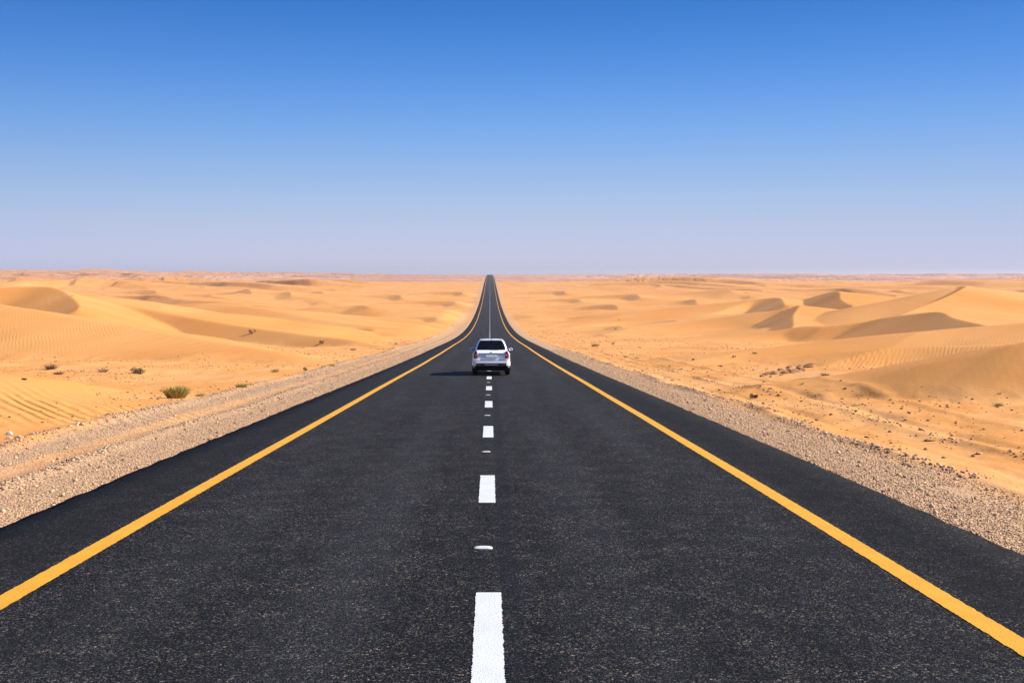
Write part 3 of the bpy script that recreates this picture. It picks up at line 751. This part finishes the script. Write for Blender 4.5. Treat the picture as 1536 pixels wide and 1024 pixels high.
def shrub(u, v, wpx, hpx, kind, label, seed, group=None):
    g_ = ground(u, v); sc = g_.y / F; w = wpx * sc; h = hpx * sc * 1.05
    nm_ = {'grass': 'grass_tuft', 'sparse': 'grass_tuft', 'bush': 'desert_shrub', 'dark': 'desert_shrub', 'twig': 'dry_brush'}[kind]
    cat = {'grass': 'grass tuft', 'sparse': 'grass tuft', 'bush': 'shrub', 'dark': 'shrub', 'twig': 'dead brush'}[kind]
    n = int(np.clip(wpx * hpx * 1.6, 60, 900))
    if kind == 'grass':
        v_, f_ = blades(n, 1, h, w * .33, .55, max(.006, w * .012), seed); m = M_green
    elif kind == 'sparse':
        v_, f_ = blades(max(40, n // 3), 1, h, w * .22, 1.1, max(.005, w * .012), seed, .2); m = M_green
    elif kind == 'twig':
        v_, f_ = blades(max(60, n // 2), 1.3, h * 1.5, w * .12, 1.9, max(.012, w * .016), seed, -.2); m = M_twig
    else:
        v_, f_ = scrub_leaves(n * 2, w * .5, w * .4, h, max(.02, w * .035), seed, 6 if kind == 'bush' else 4); m = M_olive if kind == 'bush' else M_dark
    o = mesh_obj(nm_, v_, f_, m); o.location = g_ - Vector((0, 0, .01)); tag(o, label, cat, group)
    if kind in ('bush', 'dark') and wpx > 9:
        v_, f_ = blades(26, 1, h * .75, w * .10, 1.3, w * .012, seed + 500); mesh_obj('stem', v_, f_, M_root, parent=o)
    return o
SHR = [
 (265, 597, 36, 20, 'grass', 'largest green grass tuft, at the edge of the left gravel verge'),
 (300, 594, 16, 6, 'grass', 'small low green tuft just right of the largest grass tuft'),
 (362, 581, 20, 8, 'grass', 'yellow green tuft on the left verge, between the two bare gravel patches'),
 (412, 558, 13, 7, 'grass', 'small round green tuft below the long left dune, near the verge'),
 (457, 556, 11, 7, 'bush', 'small dark brown bush close to the left verge, nearest the road there'),
 (497, 549, 15, 5, 'grass', 'flat straw coloured tuft on the verge left of the car'),
 (503, 542, 12, 4, 'sparse', 'pale dry tuft behind the flat straw coloured tuft on the left'),
 (210, 561, 26, 11, 'bush', 'dark olive bush standing alone in the hollow of the left flats'),
 (155, 558, 14, 7, 'twig', 'small dry bush left of the dark olive bush in the hollow'),
 (76, 554, 24, 8, 'twig', 'leaning grey dead brush with a long shadow in the left hollow'),
 (88, 561, 24, 5, 'twig', 'flat dead brush lying just below the leaning grey brush'),
 (37, 570, 9, 4, 'bush', 'tiny bush on the crest of the nearest left mound'),
 (378, 501, 13, 7, 'dark', 'dark round bush in the reddish gap between the left dunes'),
 (484, 515, 12, 6, 'dark', 'dark wedge shaped bush at the foot of the long left ridge'),
 (593, 517, 9, 4, 'dark', 'small dark bush left of the road, farthest along the left verge'),
 (530, 525, 15, 4, 'twig', 'low brown brush patch on the left flats above the verge'),
 (108, 445, 7, 3, 'dark', 'speck of a bush far out on the left dune crest'),
 (1131, 597, 13, 7, 'bush', 'rounded olive bush beside the right gravel verge'),
 (1283, 609, 17, 8, 'sparse', 'spiky green grass tuft at the foot of the nearest right dune'),
 (1497, 609, 14, 7, 'grass', 'green tuft on the sand at the far right edge of the view'),
 (1203, 577, 4, 8, 'sparse', 'single upright dry stalk on the sand left of the nearest right dune'),
 (919, 517, 10, 5, 'dark', 'dark bush on the right flats beside a yellowish one'),
 (893, 519, 16, 5, 'grass', 'low yellowish bush left of a dark bush on the right flats'),
 (959, 522, 7, 3, 'dark', 'small dark bush right of the dark and yellowish pair'),
 (922, 495, 9, 4, 'bush', 'small green brown bush on the middle right flats'),
 (929, 481, 5, 3, 'dark', 'tiny black bush on the smooth sand, farthest of the right flats'),
 (1041, 540, 7, 3, 'dark', 'small dark bush below the smooth right slope, left of a row of three'),
 (1101, 536, 7, 3, 'dark', 'dark bush in the middle of the open right sand'),
 (1081, 550, 9, 3, 'dark', 'flat dark bush nearest the verge in the open right sand'),
 (1132, 531, 9, 3, 'dark', 'dark bush under the foot of the grey sided dune on the right'),
 (956, 538, 9, 4, 'grass', 'flat straw tuft on the right verge side, beyond the car'),
 (938, 536, 9, 3, 'twig', 'low brown brush next to the flat straw tuft right of the car'),
 (1238, 563, 18, 5, 'twig', 'low scrub line at the foot of the rippled right slope'),
 (1500, 590, 6, 5, 'sparse', 'thin stalks on the low swell at the right edge'),
]
for i, a_ in enumerate(SHR): shrub(*a_[:5], a_[5], 100 + i)

# ------------------------------------------------------------------ stones
def stone_mat(name, c1, c2, c3):
    q = NB(name); g_ = q.n('ShaderNodeNewGeometry').outputs['Random Per Island']; P = q.pos()
    c = q.mix(q.rng(g_, .25, 1., smooth=False), q.mix(q.rng(g_, 0., .5, smooth=False), c1, c2), c3)
    c = q.mix(q.math('MULTIPLY', q.noise(P, 30, 4), .25), c, (.12, .08, .05)); q.col(c); q.rough(.9); q.spec(.25); return q.m
M_grav = stone_mat('gravel_stone', (.29, .165, .085), (.50, .305, .165), (.72, .48, .28))
M_clod = stone_mat('sand_clod', (.13, .070, .035), (.30, .16, .075), (.58, .33, .14))
M_rock = stone_mat('rock', (.17, .10, .06), (.38, .235, .135), (.62, .43, .28))
M_white = stone_mat('pale_rock', (.50, .40, .30), (.62, .50, .40), (.75, .66, .56))
PHI = (1 + 5**.5) / 2
ICO = np.array([(-1, PHI, 0), (1, PHI, 0), (-1, -PHI, 0), (1, -PHI, 0), (0, -1, PHI), (0, 1, PHI), (0, -1, -PHI), (0, 1, -PHI), (PHI, 0, -1), (PHI, 0, 1), (-PHI, 0, -1), (-PHI, 0, 1)]) / 1.9
IF = np.array([(0,11,5),(0,5,1),(0,1,7),(0,7,10),(0,10,11),(1,5,9),(5,11,4),(11,10,2),(10,7,6),(7,1,8),(3,9,4),(3,4,2),(3,2,6),(3,6,8),(3,8,9),(4,9,5),(2,4,11),(6,2,10),(8,6,7),(9,8,1)])
def stones(name, x, y, size, mat, seed, flat=.6, sink=.25, zfun=None):
    g_ = np.random.default_rng(seed); n = len(x)
    z = terrain(x, y, False) if zfun is None else zfun(x, y)
    v = ICO[None] * g_.uniform(.65, 1.25, (n, 12, 1)) * np.stack([g_.uniform(.7, 1.3, n), g_.uniform(.7, 1.3, n), flat * g_.uniform(.7, 1.3, n)], 1)[:, None, :]
    a = g_.uniform(0, 2*np.pi, n)[:, None]; c_, s_ = np.cos(a), np.sin(a)
    vx = v[:, :, 0] * c_ - v[:, :, 1] * s_; vy = v[:, :, 0] * s_ + v[:, :, 1] * c_
    v = np.stack([vx, vy, v[:, :, 2]], 2) * size[:, None, None] * .5
    v += np.stack([x, y, z + size * flat * .5 * (1 - 2 * sink)], 1)[:, None, :]
    f = (IF[None] + (np.arange(n) * 12)[:, None, None]).reshape(-1, 3)
    return mesh_obj(name, v.reshape(-1, 3), f, mat)
# loose gravel of both verges (dense near the camera, thinning out)
n = 90000
y = 7 * np.exp(rng.random(n) * math.log(90 / 7.)); left = rng.random(n) < .6
wdl = rng.random(n)**1.25
x = np.where(left, -(5.36 + wdl * 3.9), 5.36 + wdl * 1.9)
wob = .35 * noise(x * .9, y * .45, 200)
tr = left & (np.abs(-x - 7.5 + wob) < .42) & (rng.random(n) < .6)
pch = noise(x / 1.4, y / 2.6, 210) > -.55
k = ~tr & (pch | (np.abs(x) < 6.4))
x, y = x[k] + RCX, y[k]
sz = .010 + .017 * rng.random(len(x))**2.2 + .0004 * y; big = rng.random(len(x)) < .012; sz = np.where(big, sz * 2.6, sz)
o = stones('gravel', x, y, sz, M_grav, 1, .65, .2); tag(o, 'loose beige and grey gravel along both road edges', 'gravel', kind='stuff')
# windrow stones
n = 9000; y = 9 * np.exp(rng.random(n) * math.log(110 / 9.)); which = rng.integers(0, 4, n)
wob_l = .18 * noise(0 * y + 3, y / 9.0, 60)
x = np.choose(which, [-6.75 - wob_l, -9.1 - 2*wob_l, 7.4 - 2*wob_l, 9.5 - 2*wob_l]) + rng.normal(0, .16, n)
k = (noise(x * .3, y / 3., 220) > -.15) & ((which < 3) | (rng.random(n) < .35)); x, y = x[k] + RCX, y[k]
o = stones('verge_stones', x, y, .03 + .05 * rng.random(len(x))**2, M_rock, 2, .6, .2); tag(o, 'coarser broken stones lying in rows along the verges', 'stones', kind='stuff')
# grit, clods and small stones over the flats between the dunes
n = 38000; y = 12 * np.exp(rng.random(n) * math.log(260 / 12.)); x = rng.uniform(-1, 1, n) * (10 + y * .62)
ax_ = np.abs(x); zt, dm_ = terrain(x, y)
dens = np.clip(fbm(x / 7., y / 11., 3, 230) * 1.4 + .42, 0, 1) * (1 - dm_) ** 2 * (ax_ > np.where(x < 0, 9.2, 7.3)) * np.where(x < 0, 1., .6) * np.clip(1.4 - (ax_ - 9) / (12 + y * .35), .03, 1)
k = rng.random(n) < dens; x, y = x[k], y[k]
o = stones('small_stones', x, y, (.02 + .08 * rng.random(len(x))**4 + .0009 * y) , M_clod, 3, .5, .2); tag(o, 'small dark stones and clods strewn over the desert flats', 'stones', kind='stuff')

def rock(u, v, wpx, hpx, mat, label, seed, name='rock', cat='rock'):
    g_ = ground(u, v); sc = g_.y / F; r_ = np.random.default_rng(seed)
    bm = bmesh.new(); bmesh.ops.create_icosphere(bm, subdivisions=3, radius=.5)
    pl_ = [(r_.normal(size=3), r_.uniform(.22, .42)) for _ in range(9)]
    for vv_ in bm.verts:
        p = np.array(vv_.co)
        for nrm, d_ in pl_:
            nn = nrm / np.linalg.norm(nrm); e = p @ nn - d_
            if e > 0: p = p - nn * e * .9
        p = p * (1 + .10 * float(noise(p[0]*7 + seed, p[1]*7 + p[2]*5)))
        vv_.co = Vector(p)
    for vv_ in bm.verts: vv_.co = Vector((vv_.co.x * wpx * sc * 1.25, vv_.co.y * wpx * sc * 1.0, vv_.co.z * hpx * sc * 1.6 + hpx * sc * .35))
    me = bpy.data.meshes.new(name); bm.to_mesh(me); bm.free(); me.materials.append(mat)
    o = bpy.data.objects.new(name, me); SC.collection.objects.link(o); o.location = g_; o.rotation_euler = (0, 0, r_.uniform(-.4, .4)); tag(o, label, cat); return o
RK = [
 (14, 652, 9, 5, M_white, 'pale rock half buried in sand at the left picture edge, highest there'),
 (13, 658, 13, 3, M_rock, 'flat brown rock just below the pale rock at the left edge'),
 (27, 657, 9, 4, M_rock, 'brown rock right of the pale rock at the left edge'),
 (115, 646, 10, 3, M_clod, 'dark flat stone on the left gravel, below the rippled mound'),
 (117, 637, 8, 4, M_white, 'light stone at the edge of the left gravel, above the dark flat stone'),
 (124, 638, 9, 4, M_rock, 'grey stone right of the light stone at the gravel edge'),
 (106, 640, 7, 3, M_rock, 'small grey stone left of the light stone at the gravel edge'),
 (254, 612, 5, 2, M_clod, 'single dark stone on the left gravel under the largest grass tuft'),
 (65, 634, 6, 2, M_clod, 'small dark clod at the foot of the rippled mound'),
 (164, 594, 5, 2, M_rock, 'small stone on the sand of the left mound, far from other stones'),
 (1147, 573, 5, 2, M_clod, 'dark stone on the sand below the eroded bank'),
 (1154, 587, 6, 2, M_clod, 'small dark stone above the rounded olive bush on the right'),
 (1161, 602, 5, 2, M_clod, 'stone right of the rounded olive bush'),
 (1169, 594, 7, 3, M_clod, 'dark clod between the rounded olive bush and the nearest right dune'),
 (1434, 635, 4, 3, M_clod, 'small upright dark stone on the right sand under the green tuft'),
 (1360, 697, 14, 4, M_clod, 'dark broken crust at the upper edge of the right gravel'),
 (1376, 701, 14, 4, M_clod, 'dark crust block right of the first at the right gravel edge'),
 (1397, 707, 12, 3, M_rock, 'brown crust block at the lower end of the right gravel edge crusts'),
 (1394, 661, 16, 3, M_clod, 'dark low crust on the sandy wheel track at the right'),
 (1468, 681, 14, 3, M_clod, 'dark low crust farther right along the sandy wheel track'),
 (1385, 736, 7, 3, M_rock, 'fist sized stone in the middle of the right gravel'),
]
for i, a_ in enumerate(RK): rock(*a_, 300 + i)

# eroded bank of crusted sand on the right: tilted slabs and crumbs
gb = ground(1185, 562); scb = gb.y / F
slabs = [(1150, 562, 18, 4), (1163, 561, 16, 5), (1178, 560, 18, 5), (1192, 558, 20, 6), (1204, 555, 20, 5), (1213, 551, 16, 4), (1184, 552, 12, 4), (1172, 555, 12, 4), (1216, 547, 13, 3), (1143, 565, 9, 3), (1200, 549, 9, 3)]
slabs += [(1150 + 5.0 * i + 3 * math.sin(i * 2.3), 563 - .95 * i + 4.5 * math.sin(i * 4.1), 6 + 3 * math.sin(i * 1.7)**2, 2.6) for i in range(14)]
root = bpy.data.objects.new('eroded_bank', None); SC.collection.objects.link(root); root.location = gb
tag(root, 'rough eroded bank of reddish crusted slabs below the rippled right dune', 'sand bank')
M_crust = stone_mat('sand_crust', (.13, .052, .022), (.27, .12, .048), (.46, .22, .085))
for i, (u, v, wp, hp) in enumerate(slabs):
    o = rock(u, v, wp * .95, hp * .75, M_crust, None, 400 + i, 'crust_slab', None)
    o.rotation_euler = (R(-8), R(-14 + 5 * (i % 3)), R(35 + 14 * (i % 4))); o.parent = root; o.matrix_parent_inverse = Matrix.Translation(-gb)

# ------------------------------------------------------------------ dusty air
bm = bmesh.new(); bmesh.ops.create_cube(bm, size=1, matrix=Matrix.Translation((0, 8300, 2)) @ Matrix.Diagonal((34000, 18400, 46, 1)))
me = bpy.data.meshes.new('haze'); bm.to_mesh(me); bm.free()
hz = bpy.data.objects.new('haze', me); SC.collection.objects.link(hz)
hm = bpy.data.materials.new('haze'); hm.use_nodes = True; ht = hm.node_tree; ht.nodes.clear()
ho = ht.nodes.new('ShaderNodeOutputMaterial'); pv = ht.nodes.new('ShaderNodeVolumePrincipled')
pv.inputs['Color'].default_value = (.89, .83, .87, 1); pv.inputs['Density'].default_value = .00013; pv.inputs['Anisotropy'].default_value = .2
ht.links.new(pv.outputs[0], ho.inputs['Volume']); me.materials.append(hm)
tag(hz, 'thin dusty haze over the far desert', 'haze', kind='stuff')
